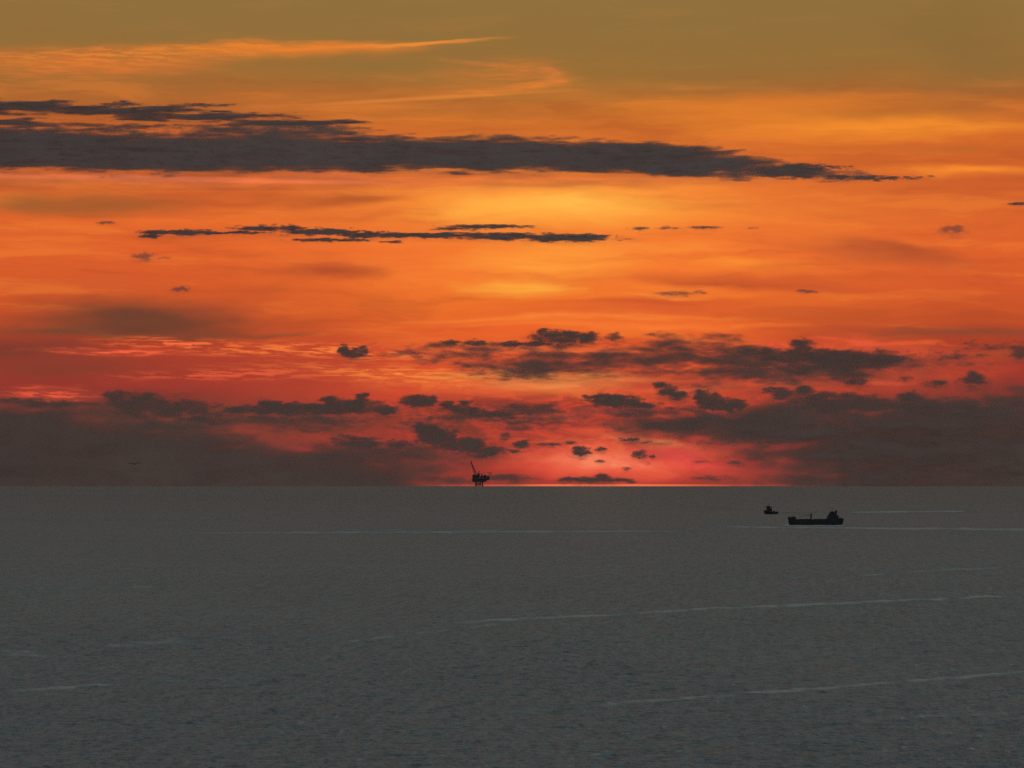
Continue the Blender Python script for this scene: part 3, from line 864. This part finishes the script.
make_cloud('tiny crumbling dark cloud right of the glow with specks around it', 82500,
           [(640, 454, 9, 6, 4, .9), (652, 456, 4, 2, 2, .7), (628, 468, 7, 2, 1.6, .6), (648, 463, 5, 1.4, 1.4, .6)], step=1., nsx=5, nsy=3, amp=0.8, gain=2.4, top=2.6, seed=68, group=GL, warp=1.5)
make_cloud('flat dark cloud lying just above the bright horizon line', 80000,
           [(592, 479.5, 30, 4, 4), (603, 477, 10, 4, 4), (570, 479, 14, 3, 3), (622, 480, 14, 2.4, 2.4, .8), (632, 482, 6, 1.4, 1.4, .6)], step=1., nsx=9, nsy=2.6, amp=0.5, gain=3.4, top=4, seed=69, group=GL, warp=1)
make_cloud('low brown cloud strip on the horizon right beside the oil platform', 80500,
           [(505, 478, 34, 5, 5, .9), (470, 480, 30, 5, 5, .6)], step=1.2, nsx=16, nsy=4, amp=0.4, gain=1.8, top=1.8, seed=70, group=GL, warp=1)
make_cloud('small dark specks of cloud inside the red patch at right', 83000,
           [(736, 463, 10, 2.4, 2, .8), (700, 462, 10, 2, 2, .5), (715, 478, 30, 3, 3, .5)], step=1.2, nsx=10, nsy=3, amp=0.6, gain=1.6, top=1.4, seed=71, group=GL, warp=1.5)

# the deep grey banks that the sunset dies away in
make_cloud('dull grey brown cloud bank filling the lower left down to the horizon', 110000,
           [(40, 470, 300, 64, 60), (250, 472, 220, 34, 60), (370, 474, 90, 32, 60, .7), (-60, 440, 260, 36, 60), (120, 452, 110, 14, 60, .7)],
           step=2.5, nsx=120, nsy=24, amp=0.26, gain=3.6, top=6, murk=.9, seed=80, group='great banks low on the horizon', warp=6, thick=.06, name='cloud_bank', cat='cloud bank')
make_cloud('dull grey cloud bank filling the lower right down to the horizon', 112000,
           [(1010, 440, 230, 50, 90), (880, 430, 150, 32, 60, .9), (780, 424, 130, 26, 26, .85), (690, 424, 110, 20, 22, .62), (900, 474, 150, 40, 60, .9),
            (820, 486, 90, 24, 30, .5), (560, 412, 60, 9, 12, .3), (650, 418, 60, 10, 14, .35)],
           step=2.0, nsx=90, nsy=20, amp=0.55, gain=3.2, top=5, frag=.2, murk=1.0, seed=81, group='great banks low on the horizon', octs=6, warp=8, thick=.06, name='cloud_bank', cat='cloud bank')
# smoky veils hanging between the low clouds
make_cloud('thin smoky veil of cloud trailing down to the right under the oblong cloud', 91000,
           [(500, 414, 80, 9, 9, .7), (545, 424, 50, 8, 8, .6), (455, 420, 50, 6, 8, .5), (530, 404, 36, 4, 5, .5)],
           step=1.4, nsx=22, nsy=8, amp=.8, gain=2.2, top=1.7, seed=90, group=GL, octs=6, warp=6, murk=.35)
make_cloud('smoky dark red veil under the long lumpy cloud row, left of centre', 91500,
           [(300, 422, 110, 7, 10, .7), (200, 424, 90, 7, 9, .6), (400, 427, 60, 6, 8, .5)],
           step=1.6, nsx=34, nsy=8, amp=.7, gain=1.8, top=1.4, seed=91, group=GL, octs=5, warp=6, murk=.3)
make_cloud('ragged smoky cloud veil between the red glow and the right hand bank', 91200,
           [(680, 422, 90, 9, 12, .8), (740, 436, 60, 10, 10, .6), (640, 412, 50, 6, 8, .5), (770, 420, 60, 10, 14, .8)],
           step=1.4, nsx=24, nsy=9, amp=.8, gain=2.2, top=2.0, seed=92, group=GL, octs=6, warp=6, murk=.35)
make_cloud('faint combed brown veil left of the domed dark cloud', 91800,
           [(430, 353, 60, 6, 7, .6), (470, 360, 60, 6, 6, .5), (520, 372, 60, 7, 6, .6), (395, 350, 30, 3, 4, .4)],
           step=1.4, nsx=20, nsy=6, amp=.8, gain=1.8, top=1.3, seed=93, group=GL, octs=6, warp=5, murk=.25)
print('cloud faces', make_cloud.n)


def haze_box():
    d = 40500.0
    mb = MB(); mb.box(-d, d, -d, d, -(40000.0 ** 2) / (2 * EARTH) - 1.5, CAM_H + 260)
    m = bpy.data.materials.new("haze_air"); m.use_nodes = True
    nt = m.node_tree; nt.nodes.clear()
    v = nt.nodes.new('ShaderNodeVolumePrincipled'); v.inputs['Color'].default_value = (0.62, 0.60, 0.58, 1)
    v.inputs['Density'].default_value = HAZE
    o = nt.nodes.new('ShaderNodeOutputMaterial'); nt.links.new(v.outputs[0], o.inputs['Volume'])
    tag(mb.build('haze', m), kind='stuff')

HAZE = 4.5e-6
# ------------------------------------------------------------------ the coaster
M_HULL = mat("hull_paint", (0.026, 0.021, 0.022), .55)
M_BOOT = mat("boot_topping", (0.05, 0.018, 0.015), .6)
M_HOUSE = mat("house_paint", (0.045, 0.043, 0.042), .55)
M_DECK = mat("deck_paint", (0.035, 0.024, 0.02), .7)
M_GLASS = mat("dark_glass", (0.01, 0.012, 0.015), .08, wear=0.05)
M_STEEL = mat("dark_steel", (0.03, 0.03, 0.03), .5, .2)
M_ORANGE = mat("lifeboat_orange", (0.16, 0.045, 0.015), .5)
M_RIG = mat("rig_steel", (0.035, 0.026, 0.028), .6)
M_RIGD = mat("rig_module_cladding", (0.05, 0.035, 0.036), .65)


def hull_loft(stations, mb, n=7):
    """stations: (x, half beam at deck, half beam at water, z deck, keel z, x shift at water)"""
    secs = []
    for (x, bd, bw, zd, zk, xs) in stations:
        side = [(x, bd, zd), (x + xs * .35, bd * .62 + bw * .38, zd * .6), (x + xs, bw, 0.0), (x + xs, bw * .86, zk * .7), (x + xs, bw * .25, zk)]
        secs.append(side + [(px_, -py_, pz_) for (px_, py_, pz_) in side[::-1]])
    mb.loft(secs)
    return mb


def rail(mb, pts, h=1.0, r=.05):
    for a, b in zip(pts, pts[1:]):
        a, b = Vector(a), Vector(b)
        for k in (.5, 1.0):
            mb.bar(a + Vector((0, 0, h * k)), b + Vector((0, 0, h * k)), r, n=5)
        n = max(1, int((b - a).length / 2.2))
        for i in range(n + 1):
            p = a.lerp(b, i / n)
            mb.bar(p, p + Vector((0, 0, h)), r, n=5)


def window_strip(parent, face_y, xs, z0, z1, w):
    for x in xs:
        MB().box(x, x + w, face_y - .06, face_y + .06, z0, z1).build('window', M_GLASS, parent)


def build_tanker():
    p = sea_point(816, 525.0)
    t = empty('cargo_ship', p, -math.atan2(p.x, p.y) * 0.15)
    tag(t, 'black silhouetted coastal cargo ship with its deckhouse and funnel at the right end', 'ship')
    L = 35.5
    mb = MB()
    hull_loft([(-L - .6, .35, .15, 10.4, -3.6, 2.6), (-L + 2.2, 2.6, 1.0, 9.9, -4.2, 1.6), (-L + 6, 4.7, 3.2, 9.4, -4.5, .6), (-L + 10.2, 5.6, 5.0, 9.2, -4.6, .1),
               (-L + 10.6, 5.7, 5.1, 6.7, -4.6, 0), (-18, 6, 5.8, 6.5, -4.6, 0), (0, 6, 6, 6.4, -4.6, 0), (15, 6, 6, 6.5, -4.6, 0),
               (26, 5.9, 5.6, 6.8, -4.4, -.1), (L - 3, 5.3, 4.2, 7.2, -2.6, -.8), (L - .2, 4.3, 2.6, 7.5, -1.0, -2.0)], mb)
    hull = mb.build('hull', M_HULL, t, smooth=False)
    MB().bar((-L + 3.2, -2.6, 6.2), (-L + 3.0, -3.1, 5.0), .35, .2).bar((-L + 2.6, -3.05, 5.0), (-L + 3.7, -3.0, 5.0), .16).build('anchor', M_STEEL, hull)
    mb = MB(); mb.box(-L + 10, 26, -5.96, -5.80, 6.52, 7.15); mb.box(-L + 10, 26, 5.80, 5.96, 6.52, 7.15)
    mb.build('bulwark', M_HULL, t)
    # hatches along the hold, standing over the coaming
    for i in range(6):
        x0 = -22.2 + i * 5.4 + (3.2 if i > 2 else 0)
        h = MB().box(x0, x0 + 5.0, -4.2, 4.2, 6.35, 7.7, (x0 + .2, x0 + 4.8, -4.0, 4.0)).build('hatch_cover', M_DECK, t, bevel=.08)
    # forecastle gear
    fc = MB().box(-L + 3.5, -L + 9.6, -3.2, 3.2, 9.2, 10.5, (-L + 4.4, -L + 9.2, -2.8, 2.8)).build('forecastle', M_HOUSE, t, bevel=.1)
    for yy in (-1.3, 1.3):
        MB().bar((-L + 5, yy - .6, 10.9), (-L + 5, yy + .6, 10.9), .5, n=12).box(-L + 4.6, -L + 5.4, yy - .8, yy - .62, 10.4, 11.3).build('windlass', M_STEEL, fc)
    mb = MB(); rail(mb, [(-L + 9.6, -5.3, 9.3), (-L + 5, -4.0, 9.6), (-L + .6, -.9, 10.3), (-L + .6, .9, 10.3), (-L + 5, 4.0, 9.6), (-L + 9.6, 5.3, 9.3)])
    mb.build('railing', M_STEEL, t)
    MB().bar((-L + 7.8, 0, 9.2), (-L + 7.8, 0, 15.0), .22, .12).bar((-L + 7.8, -1.1, 13.4), (-L + 7.8, 1.1, 13.4), .09).build('mast', M_STEEL, t)
    # deck crane amidships
    cr = MB().bar((-6.3, 0, 6.4), (-6.3, 0, 12.6), 1.05, .95, 12).build('crane_post', M_HOUSE, t)
    MB().box(-7.6, -4.9, -1.1, 1.1, 12.0, 14.0, (-7.2, -5.2, -.9, .9)).build('crane_cab', M_HOUSE, cr, bevel=.1)
    mb = MB()
    for yy in (-.4, .4):
        mb.bar((-7.2, yy, 12.9), (-21, yy * .4, 10.6), .22, .14)
    for k in range(8):
        a = k / 8
        mb.bar((-7.2 - 13.8 * a, -.4 + .24 * a, 12.9 - 2.3 * a), (-7.2 - 13.8 * (a + .1), .4 - .26 * a, 12.9 - 2.3 * (a + .1)), .08, n=5)
    mb.build('crane_jib', M_STEEL, cr)
    MB().bar((-5.3, 0, 14.2), (-6.2, 0, 15.6), .14).bar((-6.2, 0, 15.6), (-20.5, 0, 10.9), .06, n=5).build('topping_wire', M_STEEL, cr)
    # deckhouse: three tiers stepping up to the bridge
    tiers = [(12.4, 28.6, 5.2, 6.5, 9.3, 1.1), (14.2, 27.6, 4.9, 9.32, 12.1, .5), (15.8, 26.4, 4.6, 12.12, 14.6, .5)]
    for (a, b, w, z0, z1, sl) in tiers:
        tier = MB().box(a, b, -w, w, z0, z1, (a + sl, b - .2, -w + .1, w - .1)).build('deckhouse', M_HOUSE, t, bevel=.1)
        for side in (-1, 1):
            window_strip(tier, side * (w - .02), [a + 1.8 + 2.1 * k for k in range(int((b - a - 2.6) / 2.1))], z0 + 1.0, z0 + 1.8, .8)
        MB().box(b - 1.5, b - .7, -w - .04, -w + .1, z0 + .15, z0 + 2.1).build('door', M_STEEL, tier)
        mb = MB(); rail(mb, [(a + .5, -w + .1, z1), (b - .3, -w + .1, z1), (b - .3, w - .1, z1), (a + .5, w - .1, z1)])
        mb.build('railing', M_STEEL, tier)
    br = MB().box(17.2, 23.6, -5.8, 5.8, 14.62, 17.2, (17.9, 23.4, -5.7, 5.7)).build('bridge', M_HOUSE, t, bevel=.12)
    for k in range(9):
        y = -5.2 + k * 1.2
        MB().box(17.82, 17.98, y, y + .9, 15.6, 16.6).build('window', M_GLASS, br)
    window_strip(br, -5.78, [18.8, 20.2, 21.6], 15.6, 16.6, .9)
    window_strip(br, 5.78, [18.8, 20.2, 21.6], 15.6, 16.6, .9)
    mm = MB().bar((20.6, 0, 17.2), (20.6, 0, 23.8), .28, .14).bar((20.6, -2, 20.4), (20.6, 2, 20.4), .1).build('radar_mast', M_STEEL, t)
    MB().box(20.3, 20.9, -1.5, 1.5, 21.4, 21.65).build('radar_scanner', M_STEEL, mm)
    fu = MB().box(23.9, 27.2, -1.5, 1.5, 14.6, 18.4, (24.3, 26.6, -1.3, 1.3)).build('funnel', M_HOUSE, t, bevel=.15)
    MB().box(24.1, 26.9, -1.45, 1.45, 17.0, 17.5).build('funnel_band', M_BOOT, fu)
    MB().bar((25, -.4, 18.3), (25.2, -.4, 19.2), .2).bar((25.8, .4, 18.3), (26.0, .4, 19.1), .2).build('exhaust_pipe', M_STEEL, fu)
    # after deck, lifeboat on its davit
    MB().box(28.2, 34.0, -4.2, 4.2, 7.1, 9.0, (28.4, 33.4, -4, 4)).build('poop_house', M_HOUSE, t, bevel=.1)
    mb = MB(); secs = []
    for x, w in ((24.4, .2), (25.2, .9), (27, 1.15), (28.8, .9), (29.6, .2)):
        secs.append([(x, -6.0 + w * math.cos(a), 11.0 + w * .85 * math.sin(a)) for a in [i * math.pi / 4 for i in range(8)]])
    mb.loft(secs)
    lb = mb.build('lifeboat', M_ORANGE, t, smooth=True)
    for dx_ in (25.2, 28.8):
        MB().bar((dx_, -4.8, 9.2), (dx_, -5.9, 12.4), .14).build('davit', M_STEEL, lb)
    mb = MB(); rail(mb, [(28.6, -5.4, 7.0), (33, -4.8, 7.3), (35.0, -3.8, 7.5), (35.0, 3.8, 7.5), (33, 4.8, 7.3), (28.6, 5.4, 7.0)]); mb.build('railing', M_STEEL, t)
    return t


def build_tug():
    p = sea_point(771, 514.0)
    t = empty('tugboat', p, R(8))
    tag(t, 'small dark tug with tall wheelhouse and low after deck, beyond the cargo ship', 'tugboat')
    mb = MB()
    hull_loft([(-10.0, .2, .1, 4.9, -1.4, 1.3), (-8.6, 2.0, 1.0, 4.5, -2.0, .8), (-5.8, 3.4, 2.6, 3.9, -2.4, .3), (-1, 3.8, 3.5, 2.9, -2.6, 0),
               (4, 3.8, 3.6, 2.3, -2.4, 0), (8.2, 3.5, 3.0, 2.4, -1.8, 0), (9.8, 2.9, 2.0, 2.7, -.9, -.5)], mb)
    hull = mb.build('hull', M_HULL, t)
    fe = MB()
    for s in (-1, 1):
        fe.bar((-8.4, s * 2.25, 4.1), (-4, s * 3.75, 3.1), .22).bar((-4, s * 3.75, 3.1), (8.2, s * 3.7, 2.1), .22)
    fe.build('fender', M_STEEL, hull)
    dh = MB().box(-6.4, 1.2, -2.7, 2.7, 3.2, 6.5, (-6.0, .9, -2.5, 2.5)).build('deckhouse', M_HOUSE, t, bevel=.1)
    window_strip(dh, -2.66, [-5, -3.4, -1.8], 4.9, 5.6, .7)
    MB().box(-.4, .4, -2.74, -2.56, 3.5, 5.5).build('door', M_STEEL, dh)
    wh = MB().box(-6.0, -1.2, -2.0, 2.0, 6.52, 9.3, (-6.3, -1.4, -2.1, 2.1)).build('wheelhouse', M_HOUSE, t, bevel=.1)
    window_strip(wh, -2.08, [-5.6, -4.2, -2.8], 7.7, 8.7, 1.0)
    window_strip(wh, 2.08, [-5.6, -4.2, -2.8], 7.7, 8.7, 1.0)
    MB().box(-6.5, -1.0, -2.3, 2.3, 9.3, 9.5).build('roof', M_HOUSE, wh)
    ms = MB().bar((-3.4, 0, 9.5), (-3.2, 0, 13.4), .2, .1).bar((-3.3, -1.0, 11.6), (-3.3, 1.0, 11.6), .08).build('mast', M_STEEL, t)
    MB().box(-3.6, -3.2, -.9, .9, 10.5, 10.7).build('radar_scanner', M_STEEL, ms)
    for s in (-1, 1):
        MB().bar((.1, s * 1.5, 6.3), (.3, s * 1.5, 8.9), .55, .5, 10).build('exhaust_stack', M_STEEL, t)
    MB().bar((4.4, -1, 3.2), (4.4, 1, 3.2), .75, n=12).box(3.7, 5.1, -1.3, -1.1, 2.2, 4.1).box(3.7, 5.1, 1.1, 1.3, 2.2, 4.1).build('towing_winch', M_STEEL, t)
    MB().bar((8.2, -1.9, 2.4), (8.2, -1.9, 3.8), .14).bar((8.2, 1.9, 2.4), (8.2, 1.9, 3.8), .14).bar((8.2, -1.9, 3.8), (8.2, 1.9, 3.8), .14).build('towing_bow', M_STEEL, t)
    mb = MB(); rail(mb, [(1.2, -3.5, 2.5), (8, -3.3, 2.4), (9.4, -2.7, 2.6), (9.4, 2.7, 2.6), (8, 3.3, 2.4), (1.2, 3.5, 2.5)], h=.9)
    mb.build('railing', M_STEEL, t)
    return t


def lattice(mb, a, b, w0, w1, n, r):
    a, b = Vector(a), Vector(b)
    d = (b - a).normalized()
    u = d.cross(Vector((0, 1, 0))).normalized(); v = d.cross(u)
    cs = ((-1, -1), (1, -1), (1, 1), (-1, 1))
    pt = lambda t, c: a.lerp(b, t) + (u * c[0] + v * c[1]) * (w0 + (w1 - w0) * t) / 2
    for c in cs:
        mb.bar(pt(0, c), pt(1, c), r, n=5)
    for k in range(n):
        t0, t1 = k / n, (k + 1) / n
        for i in range(4):
            mb.bar(pt(t0, cs[i]), pt(t1, cs[(i + 1) % 4]), r * .6, n=4)
            mb.bar(pt(t1, cs[i]), pt(t1, cs[(i + 1) % 4]), r * .6, n=4)


def build_rig():
    d = 33600.0
    dd = ray(479.5, 486)
    p = Vector((dd[0] / dd[1] * d, d, sea_z(d, 0)))
    t = empty('oil_platform', p, R(0))
    tag(t, 'dark offshore oil platform on the horizon with a leaning flare boom', 'oil platform')
    u = 4.014   # metres to one pixel of bearing at this range; x from the pixel 479.5, z from the waterline
    def X(px): return (px - 479.5) * u
    def Z(py): return (486.3 - py) * u
    for px in (476.0, 482.6):
        for y in (-14, 14):
            lg = MB().bar((X(px) + (-.8 if px < 480 else .8), y * 1.1, -30), (X(px), y, Z(481.6)), 3.4 if px < 480 else 2.5, n=12).build('leg', M_RIG, t)
    mb = MB()
    for y in (-14, 14):
        mb.bar((X(476), y, Z(485.6)), (X(482.6), y, Z(482)), 1.1).bar((X(482.6), y, Z(485.6)), (X(476), y, Z(482)), 1.1)
        mb.bar((X(476), y, Z(485.0)), (X(482.6), y, Z(485.0)), .9)
    for px in (476, 482.6):
        mb.bar((X(px), -14, Z(485.4)), (X(px), 14, Z(482)), 1.).bar((X(px), 14, Z(485.4)), (X(px), -14, Z(482)), 1.)
    mb.build('bracing', M_RIG, t)
    for px in (478.2, 479.6, 480.6):
        MB().bar((X(px), 0, -30), (X(px), 0, Z(481.5)), 1.0, n=8).build('conductor_pipe', M_RIG, t)
    MB().box(X(472.6), X(485.6), -22, 22, Z(481.9), Z(480.2), (X(472.3), X(487.2), -23, 23)).build('cellar_deck', M_RIG, t)
    MB().box(X(472.3), X(488.6), -23, 23, Z(480.1), Z(478.5), (X(472.1), X(490.2), -24, 24)).build('main_deck', M_RIG, t)
    for (a, b, y0, y1, z0, z1) in ((472.4, 476.4, -18, 2, 478.4, 474.6), (476.6, 479.8, -20, 16, 478.4, 474.2), (474, 478, 4, 22, 478.4, 475.4),
                                   (480.2, 483.0, -16, 12, 478.4, 475.8), (483.2, 486.4, -18, 18, 478.4, 475.2), (486.6, 489.6, -16, 14, 478.4, 476.4)):
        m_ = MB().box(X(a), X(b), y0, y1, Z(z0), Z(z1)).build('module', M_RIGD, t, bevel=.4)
        mb = MB(); rail(mb, [(X(a) + .5, y0 + .5, Z(z1)), (X(b) - .5, y0 + .5, Z(z1)), (X(b) - .5, y1 - .5, Z(z1)), (X(a) + .5, y1 - .5, Z(z1))], h=1.2, r=.09)
        mb.build('railing', M_RIG, m_)
    fb = MB(); lattice(fb, (X(475.6), 0, Z(474.2)), (X(470.8), 0, Z(461.4)), 8.5, 2.6, 11, .62)
    fl = fb.build('flare_boom', M_RIG, t)
    MB().bar((X(475.6), 0, Z(474.4)), (X(470.7), 0, Z(460.9)), .9, .8).build('flare_pipe', M_RIG, fl)
    MB().bar((X(470.8), 0, Z(461.2)), (X(470.5), 0, Z(460.4)), 1.5, 1.7).build('flare_tip', M_RIG, fl)
    MB().bar((X(478.4), 0, Z(474.4)), (X(473.6), 0, Z(468.8)), .5).build('boom_stay', M_RIG, fl)
    # helicopter deck cantilevered at the right
    hd = MB().bar((X(489.6), 0, Z(473.1)), (X(489.6), 0, Z(472.55)), 9.5, 10.5, 8).build('helideck', M_RIG, t)
    mb = MB()
    for k in range(3):
        mb.bar((X(487.5), -8 + 8 * k, Z(476.4)), (X(489.6), -7 + 7 * k, Z(473.2)), .5)
        mb.bar((X(489), -8 + 8 * k, Z(476.4)), (X(491.2), -7 + 7 * k, Z(473.2)), .5)
    mb.build('helideck_support', M_RIG, hd)
    # pedestal cranes
    for (px, tx, tz) in ((481.6, 485.4, 471.9), (478.6, 477.6, 471.6)):
        c = MB().bar((X(px), -8, Z(476)), (X(px), -8, Z(474.2)), 1.6, n=10).build('crane_pedestal', M_RIG, t)
        MB().box(X(px) - 2.6, X(px) + 2.6, -10.5, -5.5, Z(474.2), Z(473.3)).build('crane_cab', M_RIGD, c, bevel=.3)
        cb = MB(); lattice(cb, (X(px), -8, Z(473.8)), (X(tx), -8, Z(tz)), 2.2, 1.0, 6, .25)
        cb.build('crane_jib', M_RIG, c)
    dk = MB(); lattice(dk, (X(479.2), 8, Z(474.2)), (X(479.2), 8, Z(471.2)), 7, 4, 3, .4)
    dk.build('drill_tower', M_RIG, t)
    return t


def build_gull():
    dist = 950.0
    d = ray(134.6, 464.0)
    p = Vector((d[0] / d[1] * dist, dist, CAM_H + d[2] / d[1] * dist))
    dark = mat("dark_feathers", (0.025, 0.02, 0.02), .8, scale=8)
    t = empty('seabird', p, R(16))
    tag(t, 'dark seabird gliding low over the horizon at left with wings spread', 'bird')
    mb = MB(); secs = []
    # bird faces the viewer; body runs along y
    for y, w, z in ((-.34, .012, .0), (-.29, .035, .01), (-.24, .045, .012), (-.18, .05, .0), (-.06, .085, -.01), (.08, .08, -.005), (.2, .05, .01), (.29, .03, .02)):
        secs.append([(w * math.cos(a), y, z + w * .85 * math.sin(a)) for a in [i * math.pi / 5 for i in range(10)]])
    mb.loft(secs)
    body = mb.build('body', dark, t, smooth=True)
    MB().box(-.05, .05, .25, .42, .012, .03, (-.10, .10, .25, .44)).build('tail', dark, body)
    for s in (-1, 1):
        prof = [(0.04, .15, .0, .05), (.2, .15, .05, .07), (.38, .13, .085, .06), (.55, .095, .075, .05), (.70, .06, .05, .035), (.80, .012, .03, .01)]
        if s > 0:
            prof = [(x, c, z * 1.5, h) for (x, c, z, h) in prof]
        mb = MB()
        secs = []
        for (x, c, z, h) in prof:
            y0 = -.10 + max(0, x - .38) * .45
            secs.append([(s * x, y0, z), (s * x, y0 + c * .5, z + h * .55), (s * x, y0 + c * 2, z), (s * x, y0 + c * .5, z - h * .3)])
        mb.loft(secs)
        mb.build('wing', dark, body, smooth=True)
    return t


build_tanker()
build_tug().scale = (1.12, 1.12, 1.25)
build_rig()
build_gull()

haze_box()
